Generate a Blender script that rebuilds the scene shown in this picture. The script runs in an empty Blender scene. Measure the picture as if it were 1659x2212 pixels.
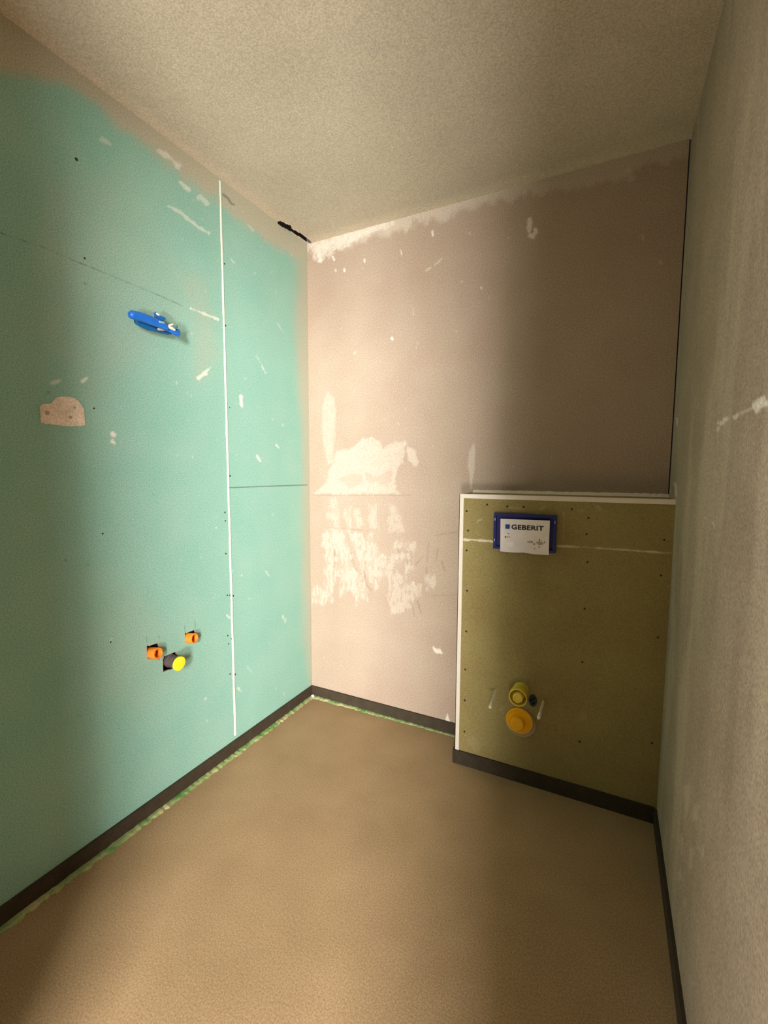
import bpy, bmesh, math, random
import numpy as np
from mathutils import Vector, Matrix
random.seed(4)
rng = np.random.default_rng(7)
C = bpy.context.scene.collection

# ------------------------------------------------------------------ camera, world, lights, exposure
FPX = 964.14
CAM = np.array([1.4635, -1.9977, 1.2681])
YAW, PIT, ROL = math.radians(-26.771), math.radians(-5.105), math.radians(0.2405)
W, H, D0, BX, BH, SK = 1.6674, 2.45, 0.1945, 0.9085, 1.1779, 0.06
Y_FRONT = -2.3
Fv = np.array([math.sin(YAW)*math.cos(PIT), math.cos(YAW)*math.cos(PIT), math.sin(PIT)])
R0 = np.cross(Fv, [0, 0, 1]); R0 /= np.linalg.norm(R0); U0 = np.cross(R0, Fv)
Rv = math.cos(ROL)*R0 + math.sin(ROL)*U0
Uv = -math.sin(ROL)*R0 + math.cos(ROL)*U0
cd = bpy.data.cameras.new('camera'); cam = bpy.data.objects.new('camera', cd); C.objects.link(cam)
cam.matrix_world = Matrix(((Rv[0], Uv[0], -Fv[0], CAM[0]), (Rv[1], Uv[1], -Fv[1], CAM[1]), (Rv[2], Uv[2], -Fv[2], CAM[2]), (0, 0, 0, 1)))
cd.sensor_fit = 'VERTICAL'; cd.sensor_height = 36.0; cd.lens = FPX/2212*36.0; cd.clip_start = 0.01
bpy.context.scene.camera = cam

world = bpy.data.worlds.new('world'); bpy.context.scene.world = world; world.use_nodes = True
bg = world.node_tree.nodes['Background']; bg.inputs[0].default_value = (0.92, 0.96, 1.0, 1); bg.inputs[1].default_value = 0.12

def area(name, loc, target, sx, sy, power, col, spread=180):
    l = bpy.data.lights.new(name, 'AREA'); l.shape = 'RECTANGLE'; l.size = sx; l.size_y = sy
    l.energy = power; l.color = col; l.spread = math.radians(spread)
    o = bpy.data.objects.new(name, l); C.objects.link(o); o.location = loc
    o.rotation_euler = (Vector(target)-Vector(loc)).to_track_quat('-Z', 'Y').to_euler()
    return o
area('hall_light', (2.25, -4.3, 1.75), (0.3, -0.4, 1.0), 0.55, 0.9, 330, (1.0, 0.96, 0.93))
area('hall_floor_light', (2.15, -4.1, 0.40), (0.5, -0.7, 2.2), 0.6, 0.5, 185, (1.0, 0.95, 0.88))
area('hall_left_light', (-0.1, -4.3, 0.85), (1.6, -1.6, 1.15), 0.6, 0.6, 125, (1.0, 0.95, 0.90))

vs = bpy.context.scene.view_settings
vs.view_transform = 'Standard'; vs.look = 'None'; vs.gamma = 1.0; vs.exposure = 0.0; vs.use_curve_mapping = False

# ------------------------------------------------------------------ helpers
def at(px, py, ax, val):
    """point where the photograph's pixel meets the plane <axis>=val"""
    d = Fv + (px-829.5)/FPX*Rv - (py-1106)/FPX*Uv
    t = (val-CAM[ax])/d[ax]
    return CAM + t*d
def L(px, py, off=0.0): return Vector(at(px, py, 0, off))          # on the left wall
def B(px, py, off=0.0): return Vector(at(px, py, 1, -off))         # on the back wall
def F(px, py, off=0.0): return Vector(at(px, py, 1, -D0-off))      # on the casing's front
def project(P):
    d = P-CAM; z = d@Fv
    return 829.5+FPX*(d@Rv)/z, 1106-FPX*(d@Uv)/z

def srgb(r, g, b):
    f = lambda c: (c/255/12.92 if c/255 <= .04045 else ((c/255+.055)/1.055)**2.4)
    return (f(r), f(g), f(b), 1)

def mat(name, col, rough=0.6, var=0.0, scale=40, col2=None, grain=0.0, spec=0.3, bump=0.0, grain_scale=230, metal=0.0, attrs=()):
    """procedural: base colour with soft mottling, a fine grain and stain masks"""
    m = bpy.data.materials.new(name); m.use_nodes = True
    nt = m.node_tree; N = nt.nodes; K = nt.links
    bs = N['Principled BSDF']; bs.inputs['Roughness'].default_value = rough
    bs.inputs['Specular IOR Level'].default_value = spec; bs.inputs['Metallic'].default_value = metal
    tc = N.new('ShaderNodeTexCoord')
    def noise(s, det=3):
        n = N.new('ShaderNodeTexNoise'); n.inputs['Scale'].default_value = s; n.inputs['Detail'].default_value = det
        K.new(tc.outputs['Object'], n.inputs['Vector']); return n
    def mix(fac, a, b, blend='MIX'):
        x = N.new('ShaderNodeMix'); x.data_type = 'RGBA'; x.blend_type = blend
        for s, v in ((x.inputs[0], fac), (x.inputs[6], a), (x.inputs[7], b)):
            if hasattr(v, 'is_linked'): K.new(v, s)
            elif v is not None: s.default_value = v
        return x.outputs[2]
    out = None
    n1 = noise(scale)
    mr = N.new('ShaderNodeMapRange'); K.new(n1.outputs[0], mr.inputs[0]); mr.inputs[1].default_value = .3; mr.inputs[2].default_value = .7
    c2 = col2 if col2 else tuple(c*(1-var) for c in col[:3])+(1,)
    out = mix(mr.outputs[0], col, c2)
    for an, acol, st in attrs:
        a = N.new('ShaderNodeAttribute'); a.attribute_name = an
        f = N.new('ShaderNodeMath'); f.operation = 'MULTIPLY'; f.use_clamp = True; K.new(a.outputs['Fac'], f.inputs[0]); f.inputs[1].default_value = st
        out = mix(f.outputs[0], out, acol)
    if grain:
        n2 = noise(grain_scale, 2)
        g = N.new('ShaderNodeMapRange'); K.new(n2.outputs[0], g.inputs[0]); g.inputs[1].default_value = .3; g.inputs[2].default_value = .7
        g.inputs[3].default_value = 1-grain*1.9; g.inputs[4].default_value = 1+grain*1.9
        cc = N.new('ShaderNodeCombineColor')
        for i in range(3): K.new(g.outputs[0], cc.inputs[i])
        out = mix(1.0, out, cc.outputs[0], 'MULTIPLY')
    K.new(out, bs.inputs['Base Color'])
    if bump:
        n3 = noise(grain_scale*.4, 4); bp = N.new('ShaderNodeBump'); bp.inputs['Strength'].default_value = bump; bp.inputs['Distance'].default_value = .002
        K.new(n3.outputs[0], bp.inputs['Height']); K.new(bp.outputs[0], bs.inputs['Normal'])
    return m

def link(name, me, m, parent=None):
    o = bpy.data.objects.new(name, me); C.objects.link(o)
    if m: me.materials.append(m)
    if parent: o.parent = parent; o.matrix_parent_inverse = Matrix.Translation(parent.location).inverted()
    return o
def obj(name, bm, m, parent=None, smooth=False):
    bmesh.ops.recalc_face_normals(bm, faces=bm.faces)
    me = bpy.data.meshes.new(name); bm.to_mesh(me); bm.free()
    if smooth:
        for p in me.polygons: p.use_smooth = True
        me.set_sharp_from_angle(angle=math.radians(38))
    return link(name, me, m, parent)
def thing(name, loc, label, cat, group=None):
    o = bpy.data.objects.new(name, None); C.objects.link(o); o.location = loc; o.empty_display_size = .05
    return tag(o, label, cat, group)
def tag(o, label=None, cat=None, group=None, kind=None):
    if label: o['label'] = label
    if cat: o['category'] = cat
    if group: o['group'] = group
    if kind: o['kind'] = kind
    return o
def box(bm, x0, y0, z0, x1, y1, z1):
    v = [bm.verts.new(p) for p in ((x0,y0,z0),(x1,y0,z0),(x1,y1,z0),(x0,y1,z0),(x0,y0,z1),(x1,y0,z1),(x1,y1,z1),(x0,y1,z1))]
    for f in ((0,3,2,1),(4,5,6,7),(0,1,5,4),(1,2,6,5),(2,3,7,6),(3,0,4,7)): bm.faces.new([v[i] for i in f])
def frame_of(d):
    d = Vector(d).normalized(); a = Vector((0,0,1)) if abs(d.z) < .9 else Vector((1,0,0))
    u = d.cross(a).normalized(); return d, u, d.cross(u)
def lathe(bm, p, d, prof, n=40):
    """profile [(distance along d, radius)]; radius 0 closes"""
    d, u, w = frame_of(d); p = Vector(p); prev = None
    for t, r in prof:
        if r <= 1e-6: ring = [bm.verts.new(p+d*t)]
        else: ring = [bm.verts.new(p+d*t+(u*math.cos(2*math.pi*i/n)+w*math.sin(2*math.pi*i/n))*r) for i in range(n)]
        if prev is not None:
            for i in range(n):
                j = (i+1) % n
                if len(prev) == 1 and len(ring) > 1: bm.faces.new((prev[0], ring[i], ring[j]))
                elif len(ring) == 1 and len(prev) > 1: bm.faces.new((prev[i], prev[j], ring[0]))
                elif len(ring) > 1: bm.faces.new((prev[i], prev[j], ring[j], ring[i]))
        prev = ring
def tube(bm, pts, radii, n=20, flat=1.0):
    """round-ended tube along points"""
    pts = [Vector(p) for p in pts]
    P, R = [], []
    d0 = (pts[0]-pts[1]).normalized(); d1 = (pts[-1]-pts[-2]).normalized()
    for a in (80, 60, 40, 20): P.append(pts[0]+d0*radii[0]*math.sin(math.radians(a))); R.append(radii[0]*math.cos(math.radians(a)))
    P += pts; R += list(radii)
    for a in (20, 40, 60, 80): P.append(pts[-1]+d1*radii[-1]*math.sin(math.radians(a))); R.append(radii[-1]*math.cos(math.radians(a)))
    d, u, w = frame_of(pts[-1]-pts[0]); prev = None
    for k, (p, r) in enumerate(zip(P, R)):
        ring = [bm.verts.new(p+(u*math.cos(2*math.pi*i/n)*flat+w*math.sin(2*math.pi*i/n))*r) for i in range(n)]
        if prev:
            for i in range(n): bm.faces.new((prev[i], prev[(i+1)%n], ring[(i+1)%n], ring[i]))
        else: bm.faces.new(ring[::-1])
        prev = ring
    bm.faces.new(prev)
def prism(bm, poly, nrm, depth):
    """polygon (points on a plane) given a thickness along nrm"""
    nrm = Vector(nrm)
    a = [bm.verts.new(p) for p in poly]; b = [bm.verts.new(Vector(p)+nrm*depth) for p in poly]
    n = len(poly); bm.faces.new(a[::-1]); bm.faces.new(b)
    for i in range(n): bm.faces.new((a[i], a[(i+1)%n], b[(i+1)%n], b[i]))

# numpy noise and masks -------------------------------------------------
def vnoise(x, y, seed=0):
    r = np.random.default_rng(seed); T = r.random((256, 256))
    xi = np.floor(x).astype(int); yi = np.floor(y).astype(int); fx = x-xi; fy = y-yi
    fx = fx*fx*(3-2*fx); fy = fy*fy*(3-2*fy)
    g = lambda a, b: T[a & 255, b & 255]
    return (g(xi,yi)*(1-fx)+g(xi+1,yi)*fx)*(1-fy)+(g(xi,yi+1)*(1-fx)+g(xi+1,yi+1)*fx)*fy
def fbm(x, y, seed=0, o=4):
    s = 0; a = .5; t = 0
    for k in range(o): s = s+a*vnoise(x*2**k, y*2**k, seed+k*17); t += a; a *= .55
    return s/t
def sstep(a, b, x):
    t = np.clip((x-a)/(b-a), 0, 1); return t*t*(3-2*t)
def poly_sd(u, v, poly):
    """signed distance to a polygon, negative inside"""
    n = len(poly); ins = np.zeros(u.shape, bool); d = np.full(u.shape, 1e9)
    for i in range(n):
        x1, y1 = poly[i]; x2, y2 = poly[(i+1)%n]
        dx, dy = x2-x1, y2-y1
        t = np.clip(((u-x1)*dx+(v-y1)*dy)/(dx*dx+dy*dy+1e-9), 0, 1)
        d = np.minimum(d, np.hypot(u-x1-t*dx, v-y1-t*dy))
        c = ((y1 > v) != (y2 > v)); 
        with np.errstate(divide='ignore', invalid='ignore'):
            ins ^= c & (u < (x2-x1)*(v-y1)/((y2-y1) if y2 != y1 else 1e-9)+x1)
    return np.where(ins, -d, d)
def line_d(u, v, pts):
    d = np.full(u.shape, 1e9)
    for (x1, y1), (x2, y2) in zip(pts[:-1], pts[1:]):
        dx, dy = x2-x1, y2-y1
        t = np.clip(((u-x1)*dx+(v-y1)*dy)/(dx*dx+dy*dy+1e-9), 0, 1)
        d = np.minimum(d, np.hypot(u-x1-t*dx, v-y1-t*dy))
    return d

class Wall:
    """a finely gridded plane; masks are stains, holes are left out of the mesh"""
    def __init__(s, name, o, a, b, la, lb, step):
        s.name = name; na = int(la/step)+2; nb = int(lb/step)+2
        A = np.linspace(0, la, na); Bq = np.linspace(0, lb, nb)
        s.A, s.B = np.meshgrid(A, Bq, indexing='ij'); s.na, s.nb = na, nb
        s.P = np.array(o, float)+s.A[..., None]*np.array(a, float)+s.B[..., None]*np.array(b, float)
        d = s.P-CAM; z = d@Fv; ok = z > .05; z = np.where(ok, z, 1)
        s.u = np.where(ok, 829.5+FPX*(d@Rv)/z, -9e4); s.v = np.where(ok, 1106-FPX*(d@Uv)/z, -9e4)
        s.m = {}; s.hole = np.zeros((na, nb), bool)
    def add(s, key, val): s.m[key] = np.maximum(s.m.get(key, np.zeros(s.A.shape)), val)
    def sub(s, key, val): s.m[key] = s.m[key]*(1-val)
    def poly(s, key, pts, st=1, feather=3, rough=6, rs=60, seed=1, stretch=1, brk=0):
        sd = poly_sd(s.u, s.v, pts)+(fbm(s.A*rs, s.B*rs/stretch, seed)-.5)*2*rough
        k = 1-sstep(-feather, feather, sd)
        if brk: k = k*(1-brk+brk*sstep(.36, .56, fbm(s.A*rs*1.6, s.B*rs*1.6/stretch, seed+5)))
        s.add(key, k*st)
    def line(s, key, pts, w, st=1, feather=1.2, rough=0, brk=0, seed=3):
        d = line_d(s.u, s.v, pts)+(fbm(s.A*120, s.B*120, seed)-.5)*2*rough+(vnoise(s.A*55, s.B*55, seed+2)-.5)*(1.6*w if key == 'white' else 0)
        k = 1-sstep(w-feather, w+feather, d)
        if brk: k = k*(1-brk+brk*sstep(.4, .6, fbm(s.A*40, s.B*40, seed+9)))
        s.add(key, k*st)
    def cut(s, pts): s.hole |= poly_sd(s.u, s.v, pts) < 0
    def build(s, m, thick=0):
        na, nb = s.na, s.nb
        idx = np.arange(na*nb).reshape(na, nb)
        q = np.stack([idx[:-1,:-1], idx[1:,:-1], idx[1:,1:], idx[:-1,1:]], -1).reshape(-1, 4)
        hq = s.hole.reshape(-1)[q].sum(1) >= 3
        q = q[~hq]
        me = bpy.data.meshes.new(s.name); me.vertices.add(na*nb); me.vertices.foreach_set('co', s.P.reshape(-1).astype(np.float32))
        me.loops.add(q.size); me.loops.foreach_set('vertex_index', q.reshape(-1).astype(np.int32))
        me.polygons.add(len(q)); me.polygons.foreach_set('loop_start', np.arange(0, q.size, 4, dtype=np.int32))
        me.update(); me.validate()
        for k, vv in s.m.items():
            a = me.attributes.new(k, 'FLOAT', 'POINT'); a.data.foreach_set('value', np.clip(vv, 0, 1).reshape(-1).astype(np.float32))
        o = link(s.name, me, m); o['kind'] = 'structure'; return o

# ------------------------------------------------------------------ materials
CREAM = srgb(205, 190, 168); WHITE = srgb(238, 232, 222)
M_teal = mat('green_plasterboard', srgb(136, 184, 168), .75, scale=5, col2=srgb(147, 188, 172), grain=.10, bump=.15,
             attrs=(('plaster', srgb(186, 174, 152), 1), ('white', srgb(226, 226, 214), 1), ('dark', srgb(48, 62, 52), 1)))
M_back = mat('pink_grey_render', srgb(176, 158, 140), .85, scale=4, col2=srgb(170, 149, 131), grain=.13, bump=.15,
             attrs=(('plaster', srgb(212, 200, 186), .75), ('white', srgb(236, 228, 216), .9), ('dark', srgb(88, 72, 60), 1)))
M_right = mat('brown_grey_render', srgb(172, 156, 136), .85, scale=5, col2=srgb(160, 144, 124), grain=.13, bump=.2,
             attrs=(('plaster', srgb(200, 184, 160), 1), ('white', srgb(236, 228, 214), 1), ('dark', srgb(88, 72, 60), 1)))
M_ceil = mat('ceiling_plaster', srgb(198, 186, 166), .85, scale=3, col2=srgb(190, 178, 160), grain=.11, bump=.12,
             attrs=(('plaster', srgb(214, 200, 178), 1),))
M_floor = mat('sand_screed', srgb(168, 140, 104), .85, scale=5, col2=srgb(157, 130, 95), grain=.13, bump=.14)
M_warm_board = mat('warmlit_casing_board', srgb(156, 143, 92), .75, scale=5, col2=srgb(146, 130, 82), grain=.10, bump=.15,  # green board turned olive, the warm dim light put into its colour
             attrs=(('plaster', srgb(184, 172, 136), 1), ('white', srgb(232, 222, 196), 1)))
M_white = mat('white_bead', srgb(240, 230, 216), .5, .06, 30)
M_gypsum = mat('gypsum_core', srgb(190, 176, 156), .8, .2, 60)
M_void = mat('dark_cavity', srgb(26, 20, 16), .9, .4, 30)
M_foam = mat('dark_foam_strip', srgb(66, 56, 42), .8, .25, 25, grain=.15)
M_green = mat('green_foam_edge', srgb(92, 146, 70), .7, scale=14, col2=srgb(182, 178, 132), grain=.1)
M_screw = mat('screw_head', srgb(52, 48, 38), .6, .3, 200)
M_orange = mat('orange_plastic', srgb(240, 142, 44), .45, .1, 30, spec=.4)
M_yellow = mat('yellow_cap_plastic', srgb(254, 240, 50), .4, .05, 30)
M_cream_y = mat('pale_yellow_plastic', srgb(240, 216, 88), .45, .12, 30)
M_amber = mat('amber_plastic', srgb(250, 186, 24), .45, .1, 30)
M_blue = mat('blue_plastic', srgb(30, 112, 214), .35, .2, 40, spec=.5)
M_navy = mat('navy_plastic', srgb(34, 40, 116), .45, .15, 40)
M_darkpipe = mat('dark_grey_pipe', srgb(96, 84, 84), .5, .3, 60)
M_slate = mat('slate_blue_plug', srgb(58, 70, 76), .6, .3, 60)
M_card = mat('white_card', srgb(250, 244, 244), .6, .05, 20, col2=srgb(238, 232, 234))
M_ink = mat('black_ink', srgb(38, 28, 34), .6, .05, 20)
M_bluesq = mat('blue_print', srgb(44, 76, 160), .6, .05, 20)
M_grey_print = mat('grey_print', srgb(120, 108, 106), .6, .2, 90)
M_torn = mat('torn_card', srgb(186, 176, 172), .7, .1, 60)
M_bare = mat('bare_card', srgb(252, 250, 250), .5, .02, 60)
M_rod = mat('zinc_rod', srgb(222, 210, 176), .5, .25, 150)
M_tip = mat('white_rod_tip', srgb(240, 230, 204), .5, .05, 50)
M_patch = mat('dried_filler', srgb(236, 220, 202), .85, scale=30, col2=srgb(220, 204, 184), grain=.1, bump=.4)

# ------------------------------------------------------------------ left wall
hole1 = [(316.3,1395.4),(339.1,1389.4),(345.5,1387),(346,1425),(318,1423)]
hole2 = [(399.3,1366.7),(424,1360),(425,1386),(400.4,1388.4)]
hole3 = [(351.6,1418.7),(378.2,1407.3),(383,1405.5),(383,1443),(352.2,1451.5)]
gap = [(597,480),(606,477),(618,483),(628,487),(632,494),(660,510),(671,519),(676,528),(660,521),(640,508),(622,497),(606,489)]
w = Wall('wall_left', (0, Y_FRONT, 0), (0, 1, 0), (0, 0, 1), -Y_FRONT, H, .0036)
# filler along the ceiling, down the corner and over the joint
w.poly('plaster', [(-400,-330),(0,-2),(166,125),(475,365),(475,436),(400,385),(330,325),(255,270),(205,225),(150,190),(60,165),(0,155),(-400,60)], .85, 20, 18, 14, 1)
w.poly('plaster', [(470,360),(685,510),(680,560),(640,560),(600,535),(575,522),(545,500),(510,470),(476,440)], .8, 12, 10, 30, 2)
w.poly('plaster', [(640,540),(680,540),(685,1500),(668,1478),(656,1300),(654,1000),(640,700)], .75, 15, 9, 12, 4, 3)
w.poly('plaster', [(385,590),(440,600),(462,690),(470,770),(430,820),(420,700)], .26, 18, 14, 30, 6)
w.poly('plaster', [(90,380),(250,360),(300,480),(430,640),(200,900),(60,700)], .14, 40, 30, 6, 8)
w.poly('plaster', [(230,1250),(330,1300),(420,1440),(300,1560),(160,1450)], .10, 40, 30, 6, 9)
for pts, ww, st in (([(362,445),(390,458),(420,485),(450,503)],3,.5),([(345,325),(372,345),(385,360)],6,.55),([(388,393),(408,410)],4,.6),
                    ([(412,666),(440,677),(470,690)],2,.75),([(520,856),(523,878)],2.6,.9),([(429,816),(441,806)],4.5,.9),([(441,806),(452,797),(456,792)],2.5,.8),
                    ([(112,828),(128,822)],3,.6),([(178,824),(187,816)],2.6,.8),([(243,936),(246,939)],4,.95),([(244,953),(248,957)],3,.9),
                    ([(553,766),(574,806)],1,.5),([(556,985),(562,996)],2,.6),([(597,962),(603,968)],1.6,.6),([(238,1388),(240,1380)],2,.4),
                    ([(612,1330),(616,1342)],3,.4),([(515,1487),(522,1494)],2,.6),([(533,1440),(545,1452)],1.4,.4),([(574,1235),(580,1243)],2,.35),
                    ([(535,485),(547,498)],1.5,.4),([(600,700),(612,718)],1.6,.3),([(490,1330),(496,1334)],2,.6),([(497,1180),(497,1190)],1.5,.5),
                    ([(220,300),(238,312)],4,.35),([(430,425),(450,440)],4,.45),([(500,560),(505,566)],2,.4),([(444,1509),(444,1511)],1.5,.5),([(447,1556),(448,1558)],1.4,.6)):
    w.line('white', pts, ww, st, max(1.2, ww*.5), 1.6)
for i in range(60):                                                  # stray specks of filler
    x = rng.uniform(500, 655) if i % 2 else rng.uniform(380, 480); y = rng.uniform(430, 1500)
    w.line('white', [(x, y), (x+rng.uniform(-2, 2), y+rng.uniform(-4, 4))], rng.uniform(.5, 1.4), rng.uniform(.15, .5), 1.2, .6)
w.line('dark', [(-300,380),(0,503),(95,535),(180,571),(260,604),(330,632),(392,660)], .8, .55, 1.1, .5, .5)
w.line('dark', [(495,1053.5),(560,1051),(664,1047.5)], .9, .8, 1.1)
w.line('dark', [(482,420),(492,428),(500,440),(504,442)], 2.2, .55, 2, 1.2)
w.line('dark', [(668,540),(670,800),(672,1100),(673,1478)], 1, .28, 1.6, .6, .5)
for a, b in (((317,1375),(318,1390)),((343,1372),(344,1380)),((399,1352),(400,1365)),((421,1342),(422,1357))): w.line('dark', [a, b], .8, .45, 1)
for x, y, r, s_ in ((103,847,4.5,.35),(141,1210,3.5,.35),(190,1219,3.5,.25),(183,612,2.4,.6),(171,1546,4,.2),(130,1540,3,.15),(330,1068,2,.2)): w.line('dark', [(x,y),(x+2,y+1)], r*.7, s_, 2)
w.cut(hole1); w.cut(hole2); w.cut(hole3); w.cut(gap)
wl = w.build(M_teal)
tag(wl, 'teal green moisture-resistant plasterboard wall')
def screw(P, n, r, parent, mm=None):
    bm = bmesh.new(); lathe(bm, P, n, [(-.001, r), (.0004, r), (.0006, r*.8), (.0002, r*.3), (.0002, 0)], 12)
    return obj('screw', bm, mm or M_screw, parent, True)
for x, y, r in ((165,344,3.4),(183,558,2.2),(203,882,2),(222,1153,2),(239,1387,2),(485,570,1.8),(487,703,2),(490,871,2),(496,880,1.4),(497,1028,2),(495,1066,2),(496,1286,1.6),
                (504,1287,2),(508,1457,2),(486,1107,1.8),(487,1125,1.6),(488,1196,1.8),(491,1286,1.8),(492,1373,1.8),(494,1391,1.6),(497,1456,1.8),(500,1380,1.4)):
    P = L(x, y, .0002); dep = (np.array(P)-CAM)@Fv
    screw(P, (1,0,0), r*dep/FPX*.95, wl)
# lining of the three cut-outs: broken gypsum edge, then a dark void behind
def cutout(pts, parent, plane, nrm, burr, deep=.10):
    bm = bmesh.new(); n = len(pts)
    P0 = [plane(*p)+Vector(nrm)*.0004 for p in pts]; c = sum(P0, Vector())/n
    P1 = [p-Vector(nrm)*.0125 for p in P0]; PO = [c+(p-c)*(1+burr/(p-c).length) for p in P0]
    a = [bm.verts.new(p) for p in P0]; b = [bm.verts.new(p) for p in P1]; o = [bm.verts.new(p) for p in PO]
    for i in range(n):
        j = (i+1) % n; bm.faces.new((a[i], a[j], b[j], b[i])); bm.faces.new((a[i], a[j], o[j], o[i]))
    obj('cut_edge', bm, M_gypsum, parent)
    bm = bmesh.new(); b = [bm.verts.new(c+(p-c)*1.25-Vector(nrm)*.0126) for p in P0]; e = [bm.verts.new(c+(p-c)*1.25-Vector(nrm)*deep) for p in P0]
    for i in range(n): bm.faces.new((b[i], b[(i+1)%n], e[(i+1)%n], e[i]))
    bm.faces.new(e)
    obj('cavity', bm, M_void, parent)
for h in (hole1, hole2, hole3): cutout(h, wl, L, (1,0,0), .0022)
bm = bmesh.new()
g0, g1 = L(585,470), L(690,545)
box(bm, -.09, g0.y-.02, 2.30, -.003, .0, 2.54); obj('cavity', bm, M_void, wl)

# ------------------------------------------------------------------ back wall
w = Wall('wall_back', (0, 0, 0), (1, 0, 0), (0, 0, 1), W-.0045, H, .0036)
q = lambda X, Y: (660+X/3.95, 820+Y/3.95)
Q = lambda *a: [q(x, y) for x, y in a]
w.poly('plaster', Q((190,100),(240,160),(262,280),(250,450),(235,560),(235,700),(190,720),(165,600),(140,400),(150,250),(165,150)), .5, 3, 3, 60, 11, 2, .35)
w.poly('plaster', Q((265,590),(290,610),(400,590),(480,510),(570,485),(640,550),(660,610),(700,560),(760,525),(860,530),(850,600),(830,700),(780,740),(770,820),(770,930),(800,978),(80,972),(180,870),(190,780),(240,700)), .6, 3, 6, 60, 12, 1, .3)
k1 = 1-sstep(-3, 3, poly_sd(w.u, w.v, Q((270,850),(400,800),(480,800),(490,870),(430,915),(370,930),(330,890)))+(fbm(w.A*70,w.B*70,5)-.5)*7)
k2 = 1-sstep(-3, 3, poly_sd(w.u, w.v, Q((510,790),(600,830),(740,760),(735,860),(700,910),(640,900),(600,870),(550,885),(510,850)))+(fbm(w.A*70,w.B*70,6)-.5)*7)
w.sub('plaster', np.maximum(k1, k2)*.6)
w.poly('plaster', Q((860,570),(930,600),(965,700),(940,745),(880,690)), .6, 2.5, 3, 60, 13)
for pts in (((215,1010),(265,1020),(280,1240),(250,1260),(215,1200)),((185,1080),(205,1080),(210,1180),(190,1180)),((325,1100),(380,1090),(400,1260),(350,1275)),((420,1120),(450,1100),(500,1240),(440,1260)),
            ((550,1070),(605,1060),(620,1270),(540,1270)),((715,1060),(770,1070),(800,1170),(860,1290),(800,1310),(720,1290),(705,1180))):
    w.poly('plaster', Q(*pts), .45, 4, 8, 60, 14+len(pts), 2, .6)
for i, pts in enumerate((((230,1275),(335,1280),(340,1400),(400,1520),(370,1640),(300,1560),(250,1420)),((160,1280),(200,1280),(250,1420),(240,1850),(170,1830),(180,1600),(150,1450)),
            ((360,1290),(480,1330),(510,1450),(490,1660),(440,1560),(380,1400)),((520,1330),(580,1320),(600,1450),(700,1520),(700,1660),(640,1680),(600,1790),(530,1700),(510,1500)),
            ((280,1600),(420,1620),(490,1700),(545,1830),(520,1880),(450,1920),(410,1800),(300,1850)),
            ((700,1640),(780,1640),(860,1700),(975,1760),(975,1850),(900,1900),(860,1990),(740,1995),(700,1800)),((730,1520),(800,1470),(900,1490),(900,1660),(850,1660),(860,1520),(720,1610),(680,1650)),
            ((1010,1640),(1060,1700),(1120,1660),(1110,1760),(1060,1810),(1000,1700)),((740,1380),(840,1390),(940,1390),(930,1480),(840,1440),(760,1460)),((60,1740),(180,1800),(240,1900),(60,1920)))):
    w.poly('plaster', Q(*pts), .55, 4, 12, 55, 30+i, 2.2, .75)
w.poly('plaster', Q((1435,535),(1450,600),(1442,760),(1424,850),(1420,935),(1402,935),(1403,840),(1386,740),(1395,620)), .7, 1.6, 1, 60, 41)
# smeared filler under the ceiling, fading to the right
cl = 525-(w.u-668)*.2737
below = w.v-cl
n = fbm(w.A*30, w.B*18, 50); n2 = fbm(w.A*8, w.B*3, 52)
edge = 8+30*n2+34*(n-.5)+np.where(w.u > 1150, 12, 0)
fade = 1-.35*sstep(900, 1300, w.u)
w.add('plaster', (1-sstep(-9, 12, below-edge))*fade*.85)
w.add('plaster', (1-sstep(0, 10, line_d(w.u, w.v, [(1300,352),(1400,340),(1480,330)])-8+(fbm(w.A*20,w.B*20,3)-.5)*20))*.35)
w.poly('white', [(668,528),(760,500),(850,476),(850,487),(770,520),(730,540),(700,560),(680,560)], .6, 4, 10, 50, 60, 1, .4)
for pts, ww, st in (([(1146,472),(1142,490),(1146,508)],4,.75),([(1146,506),(1152,510),(1157,500)],5,.85),([(934,500),(935,507)],3,.85),([(719,556),(722,563)],2.2,.9),([(688,548),(690,562)],4,.8),
                    ([(744,582),(745,586)],1.8,.8),([(866,541),(868,550)],1.6,.7),([(787,561),(788,567)],1.6,.7),([(940,572),(950,563),(955,558)],1.6,.4),([(920,585),(930,578)],1.5,.35),
                    ([(1014,503),(1016,506)],1.6,.4),([(1039,621),(1040,623)],1.6,.5),([(847,730),(848,733)],2,.8),([(892,665),(893,680)],1.2,.4),([(940,1403),(945,1407)],6,.85),([(950,1409),(953,1411)],3.5,.7),
                    ([(997,607),(998,609)],1.2,.5),([(1388,510),(1390,518)],4,.22),([(1426,565),(1428,567)],3,.22),([(1360,370),(1365,385)],8,.2),([(724,583),(726,586)],1.4,.6)):
    w.line('white', pts, ww, st, max(1.2, ww*.45), 1.5)
w.poly('white', [(966.5,1541),(972.5,1561),(961,1558)], .95, 1.2, .3)
for i in range(70):
    x = rng.uniform(680, 1440); y = rng.uniform(440, 1460)
    w.line('white', [(x, y), (x+rng.uniform(-1, 1), y+rng.uniform(-4, 4))], rng.uniform(.5, 1.3), rng.uniform(.1, .4), 1.2, .6)
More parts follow.
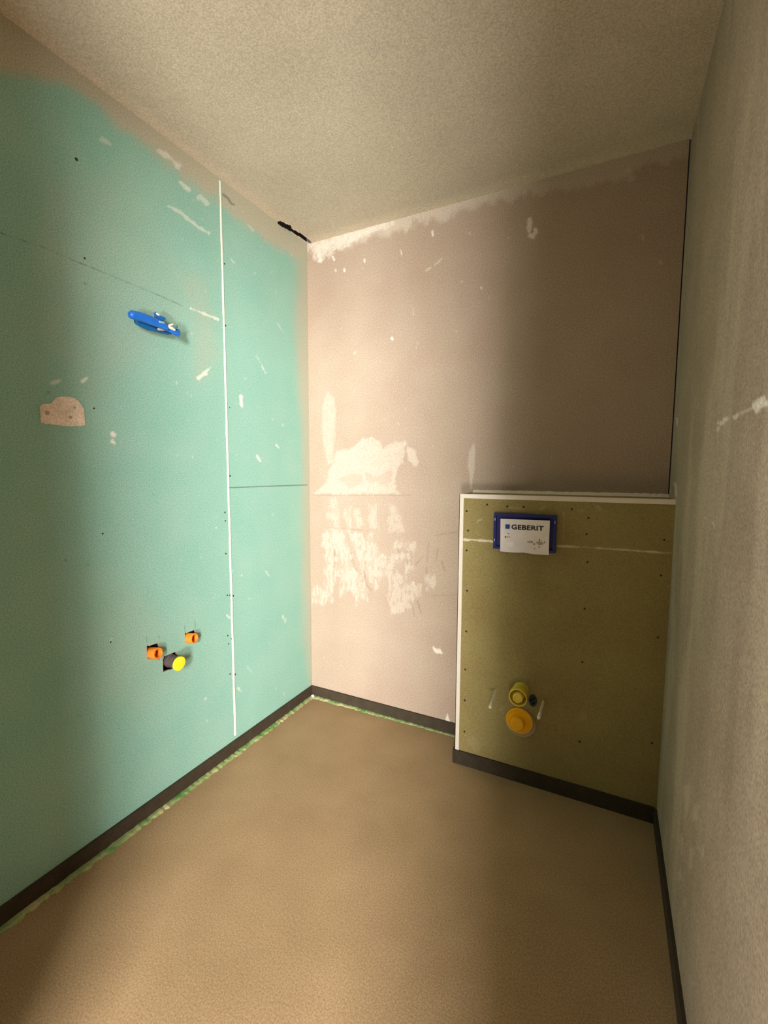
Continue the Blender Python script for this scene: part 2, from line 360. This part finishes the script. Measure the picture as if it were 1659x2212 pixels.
for a in (((1050,1390),(1040,1480),(1035,1560)),((1130,1440),(1112,1560)),((1160,1550),(1175,1590),(1190,1635)),((780,1400),(800,1500),(806,1540)),((865,1540),(870,1580)),((905,1900),(930,2020)),((955,1890),(990,2000)),
          ((850,1940),(855,1990)),((1000,1510),(940,1580)),((385,1480),(420,1600),(470,1660)),((250,1460),(240,1660)),((900,1470),(905,1580)),((500,1640),(520,1750),(560,1800)),((860,560),(845,650),(860,700)),((565,520),(572,530)),
          ((1030,1600),(1035,1680))):
    w.line('dark', Q(*a), 1.1, .34, 1.6, .8, .4)
w.line('dark', Q((60,985),(400,988),(900,985)), .8, .3, 1.3, .4, .4)
w.line('dark', Q((1120,1330),(1200,1312),(1290,1303)), 1, .35, 1.5, .6, .3)
w.line('dark', Q((1080,1845),(1290,1835)), 1, .22, 1.5, .6, .3)
w.line('dark', Q((200,1262),(480,1285)), 1, .25, 1.5, .6, .3)
w.poly('dark', [(1085,1045),(1460,1052),(1460,1075),(1085,1068)], .06, 10, 5)
wb = w.build(M_back); tag(wb, 'pinkish beige rendered back wall with smears of filler')

# ------------------------------------------------------------------ right wall, ceiling, floor, unseen front wall with an opening shaped for the light
w = Wall('wall_right', (W, Y_FRONT, 0), (0, 1, 0), (0, 0, 1), -Y_FRONT, H, .0045)
for pts, ww, st in (([(1548,930),(1550,926)],3,.6),([(1556,914),(1562,911),(1572,904)],4,.8),([(1588,901),(1594,895)],4,.75),([(1600,893),(1622,883)],2.5,.4),([(1632,879),(1640,874),(1652,870)],8,.95),
                    ([(1458,1045),(1461,1070)],2.5,.6),([(1462,905),(1463,918)],2,.5),([(1524,1118),(1526,1122)],2,.4),([(1540,1130),(1543,1140)],2,.4)):
    w.line('white', pts, ww, st, max(1.3, ww*.5), 2)
w.line('plaster', [(1457,1070),(1456,1200),(1452,1350)], 4, .5, 3, 2, .4)
for i, pts in enumerate((((1462,1635),(1475,1630),(1470,1700),(1462,1740),(1455,1700)),((1475,1700),(1492,1690),(1490,1745),(1480,1765)),((1466,1800),(1476,1805),(1476,1850),(1468,1845)),((1500,1740),(1510,1745),(1505,1770),(1498,1770)),
                     ((1490,1830),(1500,1835),(1492,1880),(1486,1870)),((1460,1880),(1470,1880),(1472,1900),(1464,1905)),((1508,1830),(1518,1830),(1518,1850)),((1470,1940),(1480,1945),(1478,1960)))):
    w.poly('plaster', list(pts), .6, 5, 6, 40, 70+i, 4, .4)
w.add('plaster', sstep(.52, .72, fbm(w.A*7, w.B*1.6, 90))*.35)
w.add('dark', sstep(.55, .75, fbm(w.A*9, w.B*1.2, 95))*.12)
wr = w.build(M_right); tag(wr, 'beige brown rendered wall on the right')

w = Wall('ceiling', (0, Y_FRONT, H), (1, 0, 0), (0, 1, 0), W, -Y_FRONT, .006)
w.add('plaster', (1-sstep(0, .07, -w.P[..., 1]-.02+(fbm(w.A*10, w.B*10, 4)-.5)*.04))*.6)
w.add('plaster', (1-sstep(0, .05, w.P[..., 0]-.02+(fbm(w.A*12, w.B*12, 6)-.5)*.05))*.4)
w.add('plaster', sstep(.5, .75, fbm(w.A*3, w.B*3, 8))*.25)
w.cut(gap)
tag(w.build(M_ceil), 'grey beige skimmed ceiling')
bm = bmesh.new(); box(bm, 0, Y_FRONT-1.6, -.12, W+1.2, .0, 0); tag(obj('floor', bm, M_floor), 'sandy brown cement screed floor', kind='structure')
bm = bmesh.new(); t = .12
box(bm, -.0, Y_FRONT-t, 0, .92, Y_FRONT, H); box(bm, .92, Y_FRONT-t, 2.0, 1.58, Y_FRONT, H); box(bm, 1.58, Y_FRONT-t, 0, W, Y_FRONT, H)  # out of view; jambs set inward to narrow the beam from the hall
tag(obj('wall_front', bm, M_right), 'unseen rendered wall, its door opening shaped to trim the hall light', kind='structure')

# narrow open joint where the back wall meets the right wall
bm = bmesh.new(); box(bm, W-.0046, .004, 0, W+.03, .03, H); tag(obj('trim_1', bm, M_void), 'dark open joint in the back right corner', kind='structure')
# white filled joint between the boards of the left wall
jt, jb = L(475,391), L(508.3,1588)
bm = bmesh.new(); nseg = 90; prev = None
for i in range(nseg+1):
    f = i/nseg; p = jt.lerp(jb, f); wd = .0042+.0016*f+.0005*math.sin(i*1.7)+(.0006*random.random()); p.x = 0
    p.y += .0006*math.sin(i*.6)
    ring = [bm.verts.new((0, p.y-wd, p.z)), bm.verts.new((.0022, p.y-wd*.6, p.z)), bm.verts.new((.0026, p.y+wd*.6, p.z)), bm.verts.new((0, p.y+wd, p.z))]
    if prev:
        for k in range(3): bm.faces.new((prev[k], prev[k+1], ring[k+1], ring[k]))
    else: bm.faces.new(ring)
    prev = ring
bm.faces.new(prev[::-1])
tag(obj('trim_2', bm, M_white), 'thin white bead down the joint of the teal boards', kind='structure')

# ------------------------------------------------------------------ dark foam upstands and the green strip at their foot
TH = .009
def wavy_strip(name, a, b, out, h, th, m, label, seed=0, jit=.0, n=140, ramp=None):
    r = random.Random(seed); a = Vector(a); b = Vector(b); out = Vector(out); bm = bmesh.new(); prev = None
    for i in range(n+1):
        f = i/n; p = a.lerp(b, f); s_ = ramp(f) if ramp else 1
        hh = h*s_+r.uniform(-jit, jit)*h; tt = th*s_+r.uniform(-jit, jit)*th
        ring = [bm.verts.new(p), bm.verts.new(p+Vector((0,0,hh))), bm.verts.new(p+out*tt*.6+Vector((0,0,hh*.95))), bm.verts.new(p+out*tt+Vector((0,0,hh*.55))), bm.verts.new(p+out*tt)]
        if prev:
            for k in range(5): bm.faces.new((prev[k], prev[(k+1)%5], ring[(k+1)%5], ring[k]))
        else: bm.faces.new(ring)
        prev = ring
    bm.faces.new(prev[::-1])
    return tag(obj(name, bm, m), label, kind='structure')
def strip(name, x0, y0, x1, y1, label):
    bm = bmesh.new(); box(bm, x0, y0, 0, x1, y1, SK); bmesh.ops.bevel(bm, geom=[e for e in bm.edges if all(v.co.z > .03 for v in e.verts)], offset=.002, segments=2)
    return tag(obj(name, bm, M_foam), label, kind='structure')
strip('baseboard_left', 0, Y_FRONT, TH, 0, 'dark foam edge strip along the teal wall')
strip('baseboard_back', TH, -TH, BX, 0, 'dark foam edge strip along the back wall')
strip('baseboard_right', W-TH, Y_FRONT, W, -D0-TH, 'dark foam edge strip along the right wall')
wavy_strip('trim_3', (TH, -1.75, 0), (TH, -.001, 0), (1,0,0), .008, .020, M_green, 'green foam lip at the foot of the teal wall', 3, .22)
wavy_strip('trim_4', (TH, -TH, 0), (BX-.02, -TH, 0), (0,-1,0), .008, .020, M_green, 'green foam lip at the foot of the back wall', 5, .22, 90, lambda f: 1-.6*f)
P = L(677,1503,.02)
bm = bmesh.new(); bmesh.ops.create_icosphere(bm, subdivisions=3, radius=.008)
for v in bm.verts: v.co = v.co*(1+.15*math.sin(v.co.x*900)+.1*math.sin(v.co.z*700)); v.co += Vector((.024, -.024, .012))
tag(obj('filler_blob', bm, M_white, None, True), 'small white blob of filler on the floor in the far corner', 'filler')

# ------------------------------------------------------------------ casing for the concealed cistern
cas = thing('cistern_casing', ((BX+W)/2, -D0/2, 0), 'waist-high green boarded casing, warm light put into its olive tint, with white edge beads beside the right wall', 'casing')
w = Wall('front_panel', (BX, -D0, 0), (1, 0, 0), (0, 0, 1), W-BX, BH, .003)
w.line('white', [(1004,1165.5),(1030,1166.5),(1068,1170.5)], 2, .85, 1.2, .5)
w.line('white', [(1198,1179.5),(1260,1181.5),(1350,1188),(1450,1195)], 1.5, .7, 1.2, .6, .25)
w.line('plaster', [(1218,1108),(1217,1165)], 1.3, .5, 1.3, .5)
w.line('plaster', [(1100,1096),(1128,1099)], 2.4, .4, 2, 1)
for pts, ww, st in (([(1031,1128),(1034,1124),(1040,1123)],2,.6),([(1168,1100),(1176,1096)],2.8,.5),([(1288,1094),(1296,1099)],3.5,.45),([(1030,1150),(1033,1154)],2.5,.25),([(1250,1102),(1256,1106)],4,.25),
                    ([(1082,1532),(1086,1530)],4,.3),([(1258,1545),(1262,1552)],7,.2),([(1020,1600),(1030,1612)],10,.18),([(1190,1312),(1194,1318)],2,.2),([(1060,1250),(1064,1258)],1.5,.3)):
    w.line('plaster', pts, ww, st, max(1.4, ww*.6), 2)
for i in range(40):
    x = rng.uniform(1000, 1430); y = rng.uniform(1100, 1650)
    w.line('plaster', [(x, y), (x+rng.uniform(-3, 3), y+rng.uniform(-3, 3))], rng.uniform(.5, 1.2), rng.uniform(.15, .45), 1.2, .6)
fp = w.build(M_warm_board); del fp['kind']; fp.parent = cas; fp.matrix_parent_inverse = Matrix.Translation(cas.location).inverted()
bm = bmesh.new(); box(bm, BX, -D0+.0004, 0, BX+.0125, -.0002, BH); obj('side_panel', bm, M_warm_board, cas)
bm = bmesh.new(); box(bm, BX, -D0+.0004, BH-.0125, W-.0002, -.0002, BH); obj('top_panel', bm, M_warm_board, cas)
bw = .017
bm = bmesh.new(); box(bm, BX-.0015, -D0-.0025, SK-.002, BX+bw, -D0+.001, BH+.001); box(bm, BX-.0015, -D0-.0025, SK-.002, BX+.001, -D0+.018, BH+.001)
obj('corner_bead', bm, M_white, cas)
bm = bmesh.new(); box(bm, BX+bw, -D0-.0025, BH-.016, W-.0003, -D0+.001, BH+.0012); box(bm, BX, -D0, BH-.0002, W-.0003, -D0+.026, BH+.0012)
o_ = obj('edge_bead', bm, M_white, cas); o_['label'] = 'white horizontal bead along the top front edge'
bm = bmesh.new(); prev = None
for i in range(81):                                                  # sealant fillet behind
    x = BX+.002+(W-BX-.004)*i/80; r = .011+.0025*random.random()
    ring = [bm.verts.new((x, -.0003, BH)), bm.verts.new((x, -.0003, BH+r)), bm.verts.new((x, -r*.6, BH+r*.55)), bm.verts.new((x, -r*1.5, BH))]
    if prev:
        for k in range(4): bm.faces.new((prev[k], prev[(k+1)%4], ring[(k+1)%4], ring[k]))
    else: bm.faces.new(ring)
    prev = ring
bm.faces.new(prev[::-1]); obj('rear_fillet', bm, M_white, cas)
bm = bmesh.new(); box(bm, BX-.001, -D0-TH, 0, W-TH, -D0-.0003, SK); box(bm, BX-TH, -D0-TH, 0, BX-.001, -TH, SK)
bmesh.ops.bevel(bm, geom=[e for e in bm.edges if all(v.co.z > .03 for v in e.verts)], offset=.0015, segments=2)
o_ = obj('foam_upstand', bm, M_foam, cas); o_['label'] = 'dark foam edge strip at the foot'
for x, y in ((1008,1104),(1052,1090),(1096,1094),(1131,1095),(1235,1100),(1271,1119),(1267,1154),(1011,1146),(1008,1189),(1269,1214),(1435,1166),(1428,1243),(1009,1276),(1263,1315),(1421,1377),(1258,1430),
             (1007,1364),(1005,1446),(1004,1513),(1252,1602),(1408,1605),(1003,1580)):
    P = F(x, y, .0003); screw(P, (0,-1,0), 2.2*((np.array(P)-CAM)@Fv)/FPX, cas)

# ------------------------------------------------------------------ blue box with printed card over the flush opening
E3 = lambda X, Y: (1030+X/7.9, 1080+Y/7.9)
c0 = F(*E3(825,560))
fl = thing('flush_plate_guard', c0, 'navy blue plastic guard box with a white printed card, on the casing front', 'guard box')
DEP = .026
co = [F(*E3(X, Y), DEP) for X, Y in ((292,228),(1362,262),(1345,905),(278,835))]
x0, x1 = co[0].x, co[1].x; z1, z0 = (co[0].z+co[1].z)/2, (co[2].z+co[3].z)/2
ya, yb = -D0-.0006, -D0-DEP; rim = .010
bm = bmesh.new()
for a in ((x0, z0, x0+rim, z1), (x1-rim, z0, x1, z1), (x0+rim, z0, x1-rim, z0+rim), (x0+rim, z1-rim, x1-rim, z1)): box(bm, a[0], yb, a[1], a[2], ya, a[3])
box(bm, x0+rim, ya-.012, z0+rim, x1-rim, ya, z1-rim)
obj('housing', bm, M_navy, fl)
for s_ in ((x0+.004, z0+.03), (x0+.004, z1-.03), (x1-.006, z1-.03)):
    bm = bmesh.new(); box(bm, s_[0], yb-.0012, s_[1], s_[0]+.002, yb+.001, s_[1]+.010); obj('clip', bm, M_card, fl)
# the card: bowed at its lower edge
DC = .030
k0, k1_, k2_, k3 = [F(*E3(X, Y), DC) for X, Y in ((405,320),(1248,352),(1226,945),(400,878))]
nx, nz = 40, 28
def card_pt(u_, v_, off=0.0):
    p = k0.lerp(k1_, u_).lerp(k3.lerp(k2_, u_), v_)
    p = Vector(p)
    wav = math.exp(-((u_-.5)/.13)**2)*.0035*max(0, (v_-.72)/.28)+math.sin(u_*6+1)*.0008*max(0, (v_-.6)/.4)
    p.z += wav
    p.y = -D0-DC-.004*max(0, (v_-.5)/.5)**2*math.sin(u_*5.2+.4)-off
    return p
bm = bmesh.new(); top = [[bm.verts.new(card_pt(i/nx, j/nz, .0012)) for j in range(nz+1)] for i in range(nx+1)]; bot = [[bm.verts.new(card_pt(i/nx, j/nz, 0)) for j in range(nz+1)] for i in range(nx+1)]
for i in range(nx):
    for j in range(nz):
        bm.faces.new((top[i][j], top[i+1][j], top[i+1][j+1], top[i][j+1])); bm.faces.new((bot[i][j], bot[i][j+1], bot[i+1][j+1], bot[i+1][j]))
for i in range(nx):
    bm.faces.new((top[i][0], bot[i][0], bot[i+1][0], top[i+1][0])); bm.faces.new((top[i][nz], top[i+1][nz], bot[i+1][nz], bot[i][nz]))
for j in range(nz):
    bm.faces.new((top[0][j], top[0][j+1], bot[0][j+1], bot[0][j])); bm.faces.new((top[nx][j], bot[nx][j], bot[nx][j+1], top[nx][j+1]))
card = obj('card', bm, M_card, fl, True)
def on_card(name, m, polys, off=.0018, th=.0004):
    bm = bmesh.new()
    for pl in polys:
        pp = [card_pt(a, b, off-th) for a, b in pl]; prism(bm, pp, (0,-1,0), th)
    o = obj(name, bm, m, None); o.parent = card; return o
def cuv(X, Y):                                                        # crop pixel on the card -> card coordinates
    u_ = (X-403)/(1248-405); ty = 320+32*u_; by = 878+67*u_; return u_, (Y-ty)/(by-ty)
def quad(*p): return [cuv(*a) for a in p]
sq = on_card('blue_square', M_bluesq, [quad((492,414),(572,417),(569,494),(490,490))])
tcv = bpy.data.curves.new('lettering', 'FONT'); tcv.body = 'GEBERIT'; tcv.size = 1; tcv.offset = .03; tcv.space_character = 1.06
to = bpy.data.objects.new('lettering_src', tcv); C.objects.link(to); bpy.context.view_layer.update()
me = bpy.data.meshes.new_from_object(to.evaluated_get(bpy.context.evaluated_depsgraph_get())); bpy.data.objects.remove(to)
bm = bmesh.new(); bm.from_mesh(me)
xs = [v.co.x for v in bm.verts]; ys = [v.co.y for v in bm.verts]; X0, X1, Y0, Y1 = min(xs), max(xs), min(ys), max(ys)
for v in bm.verts:
    a = (v.co.x-X0)/(X1-X0); b = (v.co.y-Y0)/(Y1-Y0)
    uu, vv = cuv(600+a*548, (500-84*b)+28*a); v.co = card_pt(uu, vv, .0016)
r_ = bmesh.ops.extrude_face_region(bm, geom=bm.faces[:])
for g in r_['geom']:
    if isinstance(g, bmesh.types.BMVert): g.co.y -= .0004
lt = obj('lettering', bm, M_ink, None); lt.parent = card
def blobp(cx, cy, rx, ry, seed, n=14):
    r = random.Random(seed); return [cuv(cx+rx*math.cos(2*math.pi*i/n)*r.uniform(.7, 1.15), cy+ry*math.sin(2*math.pi*i/n)*r.uniform(.7, 1.15)) for i in range(n)]
for pl_ in [blobp(548,575,20,9,1), blobp(497,632,15,22,2), blobp(535,630,8,16,3), blobp(568,630,6,18,4), blobp(1085,680,11,22,5), blobp(998,752,15,13,6), blobp(1084,803,15,13,7),
        blobp(1170,722,9,20,8), blobp(960,720,10,24,9), blobp(1008,828,8,10,10)]: on_card('stain', M_grey_print, [pl_])
for pl_ in [blobp(1095,735,62,38,11), blobp(915,712,50,18,12)]: on_card('torn_spot', M_torn, [pl_], .0015, .0002)
on_card('bare_spot', M_bare, [[cuv(515,735),cuv(560,715),cuv(650,715),cuv(645,770),cuv(605,808),cuv(580,780),cuv(540,780)]], .0016, .0003)

# ------------------------------------------------------------------ toilet connections on the casing
E4 = lambda X, Y: (1030+X/9.217, 1440+Y/9.217)
def mpp(P): return ((np.array(P)-CAM)@Fv)/FPX
# flush pipe
e = F(*E4(815,622), .075); b = Vector((e.x, -D0-.0006, e.z)); t = thing('flush_pipe', b, 'pale yellow flush pipe stub with a plug in its mouth, above the amber cap', 'pipe')
ax = Vector((e-b)); ln = ax.length; R = 178/9.217*mpp(e)
bm = bmesh.new(); lathe(bm, b, ax, [(0, R*.9), (ln*.3, R*.92), (ln*.55, R*.94), (ln*.6, R), (ln, R), (ln+.0008, R*.96), (ln, R*.88), (ln*.35, R*.85), (ln*.3, 0)], 48)
obj('pipe_body', bm, M_cream_y, t, True)
bm = bmesh.new(); lathe(bm, b, ax, [(ln*.32, R*.6), (ln*1.0, R*.58), (ln*1.06, R*.5), (ln*1.06, R*.36), (ln*1.0, R*.33), (ln*1.0, 0)], 40)
o_ = obj('plug', bm, M_cream_y, t, True)
# drain cap
e = F(*E4(845,1085), .010); b = Vector((e.x, -D0-.0006, e.z)); t = thing('drain_pipe_cap', b, 'round amber cap with a central knob on the waste pipe, under the pale yellow pipe', 'pipe cap')
R = 262/9.217*mpp(e); ax = Vector((0,-1,0)); ln = .010
bm = bmesh.new(); lathe(bm, b, ax, [(0, R*.99), (ln*.9, R), (ln, R*.975), (ln, R*.90), (ln*.85, R*.86), (.004, R*.72), (.003, 0)], 56); obj('cap', bm, M_amber, t, True)
kc = F(*E4(800,1150), .024); kc.y = -D0; bm = bmesh.new(); lathe(bm, kc, ax, [(.002, R*.52), (.021, R*.50), (.0235, R*.46), (.0235, R*.30), (.0215, R*.27), (.0215, 0)], 44); obj('knob', bm, M_amber, t, True)
bm = bmesh.new(); lathe(bm, F(*E4(872,1105), .0006), ax, [(0, R*.9), (0, R*1.02), (.003, R*1.02), (.0034, R*1.1), (.0008, R*1.07), (0, R*1.08)], 56); obj('seal_ring', bm, M_gypsum, t, True)
# plug beside
b = F(*E4(1115,672)); t = thing('blanking_plug', b, 'small dark slate-blue oval plug right of the pale yellow pipe', 'plug')
R = 80/9.217*mpp(b)
bm = bmesh.new(); lathe(bm, b, (0,-1,0), [(-.004, R), (.002, R), (.004, R*.9), (.0035, R*.7), (.001, R*.62), (.001, 0)], 32)
for v in bm.verts: v.co.z = b.z+(v.co.z-b.z)*1.6
obj('plug_disc', bm, M_slate, t, True)
for dz in (.0, .45, -.4):
    bm = bmesh.new(); p = b+Vector((R*(.2 if dz else -.3), 0, R*1.6*dz)); lathe(bm, p, (0,-1,0), [(0, R*.28), (.006, R*.26), (.0065, R*.2), (.0065, 0)], 14); obj('stud', bm, M_void, t, True)
# threaded rods
for (bx_, by_), (tx, ty), lab in (((383,470),(265,815),'left of the two pale threaded rods flanking the toilet pipes'), ((1328,690),(1232,1030),'right of the two pale threaded rods flanking the toilet pipes')):
    b = F(*E4(bx_, by_)); t_off = None
    best = min(((F(*E4(tx, ty), o)-b, o) for o in np.linspace(.02, .16, 141)), key=lambda q_: abs(q_[0].x)+abs(q_[0].z))
    ax = best[0]; ln = ax.length; R = .0052
    t = thing('threaded_rod', b, lab, 'threaded rod', 'threaded rods for hanging the toilet')
    bm = bmesh.new(); prof = [(-.01, R)]; k = 0.0
    while k < ln*.78: prof += [(k, R*.86), (k+.0012, R*1.04)]; k += .0024
    prof += [(ln*.78, R*.9), (ln*.8, 0)]; lathe(bm, b, ax, prof, 16); obj('rod', bm, M_rod, t, True)
    bm = bmesh.new(); lathe(bm, b, ax, [(ln*.74, R*1.2), (ln*.96, R*1.3), (ln, R*1.05), (ln*1.02, R*.5), (ln*1.02, 0)], 20); o_ = obj('tip', bm, M_tip, t, True); o_['label'] = 'white protective tip'

# ------------------------------------------------------------------ washbasin pipes in the teal wall
E2 = lambda X, Y: (280+X/9.217, 1320+Y/9.217)
def sleeve(e_px, root_px, r_px, out, label):
    b = L(*E2(*root_px), .0); e = L(*E2(*e_px), out); ax = e-b; ln = ax.length; R = r_px/9.217*mpp(e)
    t = thing('pipe_sleeve', b, label, 'pipe sleeve', 'orange pipe sleeves for the washbasin')
    bm = bmesh.new(); lathe(bm, b, ax, [(-.05, R), (ln-.001, R), (ln, R*.96), (ln, R*.78), (ln-.001, R*.74), (-.05, R*.72)], 44); obj('sleeve', bm, M_orange, t, True)
    bm = bmesh.new(); lathe(bm, b, ax, [(-.03, R*.5), (ln*.25, R*.5), (ln*.3, R*.44), (ln*.3, 0)], 30); o_ = obj('inner_tube', bm, M_orange, t, True)
sleeve((572,842), (450,834), 112, .030, 'orange open-ended pipe sleeve in the left square cut-out of the teal wall')
sleeve((1298,545), (1190,536), 102, .026, 'orange open-ended pipe sleeve in the upper right square cut-out of the teal wall')
b = L(*E2(800,985)); e = L(*E2(1003,1050), .052); ax = e-b; ln = ax.length; R = 140/9.217*mpp(e)
t = thing('capped_waste_pipe', b, 'dark grey waste pipe stub closed with a bright yellow round cap', 'pipe')
bm = bmesh.new(); lathe(bm, b, ax, [(-.05, R*.8), (-.01, R*.8), (-.005, R*.93), (.006, R*.93), (.008, R*.82), (ln-.010, R*.84), (ln-.008, 0)], 44); obj('pipe_body', bm, M_darkpipe, t, True)
bm = bmesh.new(); lathe(bm, b, ax, [(ln-.010, R*.9), (ln-.009, R*.98), (ln-.002, R), (ln, R*.97), (ln+.0004, R*.9), (ln, 0)], 48); obj('cap', bm, M_yellow, t, True)
bm = bmesh.new(); p = b+ax*.55-Vector((0,0,R*.85)); tube(bm, [p-ax*.3, p+ax*.12], [.005, .005], 14); obj('clamp', bm, M_navy, t, True)

# ------------------------------------------------------------------ blue pressure-test bridge on the teal wall
E1 = lambda X, Y: (220+X/6.9125, 620+Y/6.9125)
b = L(*E1(800,560))
t = thing('pipe_test_bridge', b, 'long bright blue plastic fitting sticking out high on the teal wall', 'pipe fitting')
O = .055
pts = [L(*E1(X, Y), O) for X, Y in ((460,415),(600,452),(760,512),(880,560),(950,600))]; m_ = mpp(pts[2])/6.9125
bm = bmesh.new(); tube(bm, pts, [62*m_, 66*m_, 64*m_, 56*m_, 50*m_], 28); obj('bar', bm, M_blue, t, True)
pts = [L(*E1(X, Y), .030) for X, Y in ((530,520),(680,590),(860,650),(980,690))]
bm = bmesh.new(); tube(bm, pts, [46*m_, 50*m_, 36*m_, 26*m_], 24); obj('lower_tube', bm, mat('shaded_blue_plastic', srgb(20, 96, 160), .4, .2, 40), t, True)  # dark underside of the bar, its shade put into a deeper blue
pts = [L(*E1(X, Y), O-.005) for X, Y in ((940,600),(1040,650),(1130,698))]
bm = bmesh.new(); tube(bm, pts, [42*m_, 40*m_, 44*m_], 24); obj('end_piece', bm, M_blue, t, True)
for X, Y, X2, Y2, r in ((600,500,640,440,24),(1010,680,1050,660,24)):
    bm = bmesh.new(); a_ = L(*E1(X, Y)); a_.x = -.01; e_ = a_.copy(); e_.x = O-.01; tube(bm, [a_, e_], [r*m_*1.3, r*m_*1.2], 20); obj('wall_plug', bm, M_blue, t, True)
bm = bmesh.new(); prism(bm, [L(*E1(X, Y), O-.012) for X, Y in ((770,385),(800,375),(840,430),(915,455),(940,480),(900,510),(820,500),(785,450))], (1,0,0), .008)
bmesh.ops.bevel(bm, geom=bm.edges[:], offset=.001, segments=2); obj('vent_key', bm, mat('mid_blue_plastic', srgb(36, 104, 176), .4, .2, 40), t, True)
bm = bmesh.new(); tube(bm, [L(*E1(822,398), O-.004), L(*E1(850,418), O-.004)], [16*m_, 14*m_], 14); obj('painted_highlight', bm, M_white, t, True)  # highlight on the fin, modelled as a white bead
bm = bmesh.new(); tube(bm, [L(*E1(985,592), O+.006), L(*E1(1040,612), O+.006), L(*E1(1085,640), O+.006)], [20*m_, 24*m_, 16*m_], 16); obj('clip', bm, M_white, t, True)
bm = bmesh.new(); tube(bm, [L(*E1(1010,575), O-.004), L(*E1(1055,560), O-.004)], [18*m_, 16*m_], 16); obj('clip', bm, M_white, t, True)
bm = bmesh.new(); tube(bm, [L(*E1(1095,625), O-.002), L(*E1(1118,590), O-.002)], [20*m_, 18*m_], 16); obj('knob', bm, mat('grey_green_plastic', srgb(84, 124, 120), .5, .2, 40), t, True)
bm = bmesh.new(); tube(bm, [L(*E1(860,520), O+.012), L(*E1(925,535), O+.012)], [17*m_, 15*m_], 16); obj('bar_reflection', bm, mat('pale_blue_reflection', srgb(126, 184, 220), .4, .1, 40), t, True)  # light reflection on the bar, modelled as a pale blue piece
bm = bmesh.new(); tube(bm, [L(*E1(850,628), O-.010), L(*E1(920,640), O-.010)], [20*m_, 18*m_], 14); obj('gasket', bm, M_gypsum, t, True)

# ------------------------------------------------------------------ dried filler patch with a rounded top
E7 = lambda X, Y: (40+X/6.381, 780+Y/6.381)
out = [(290,615),(320,592),(440,583),(480,540),(530,495),(600,487),(690,490),(760,505),(820,545),(865,600),(900,660),(912,740),(918,880),(880,893),(760,900),(620,895),(500,878),(360,862),(305,845),(298,740)]
pt = [L(*E7(X, Y)) for X, Y in out]; cc_ = sum(pt, Vector())/len(pt)
bm = bmesh.new(); rings = []
for sc, hx in ((1, 0), (.985, .0022), (.93, .003), (.8, .0026), (.6, .0022), (.4, .0026), (.2, .002)):
    rings.append([bm.verts.new(cc_+(p-cc_)*sc+Vector((hx+(.0007*math.sin((p.y-cc_.y)*60*sc) if sc < .98 else 0), 0, 0))) for p in pt])
cv = bm.verts.new(cc_+Vector((.002,0,0))); n = len(pt)
for r0, r1 in zip(rings, rings[1:]):
    for i in range(n): bm.faces.new((r0[i], r0[(i+1)%n], r1[(i+1)%n], r1[i]))
for i in range(n): bm.faces.new((rings[-1][i], rings[-1][(i+1)%n], cv))
pat = thing('filler_patch', cc_, 'cream patch of dried filler with a rounded top on the teal wall', 'filler patch')
obj('patch_body', bm, M_patch, pat, True)
M_hole = mat('patch_pit', srgb(186, 168, 140), .9, .2, 80)
for X, Y, r in ((398,713,22),(772,640,14),(718,775,18)):
    bm = bmesh.new(); lathe(bm, L(*E7(X, Y), .0028), (1,0,0), [(-.001, r*.0003), (.0006, r*.00027), (.0004, r*.00012), (.0004, 0)], 14); obj('pit', bm, M_hole, pat, True)
bm = bmesh.new(); prism(bm, [L(*E7(X, Y), .0026) for X, Y in ((545,510),(585,560),(625,660),(650,760),(690,810),(665,825),(630,790),(600,690),(570,600),(540,540))], (1,0,0), .0022)
bmesh.ops.bevel(bm, geom=bm.edges[:], offset=.0007, segments=2); obj('ridge', bm, M_patch, pat)
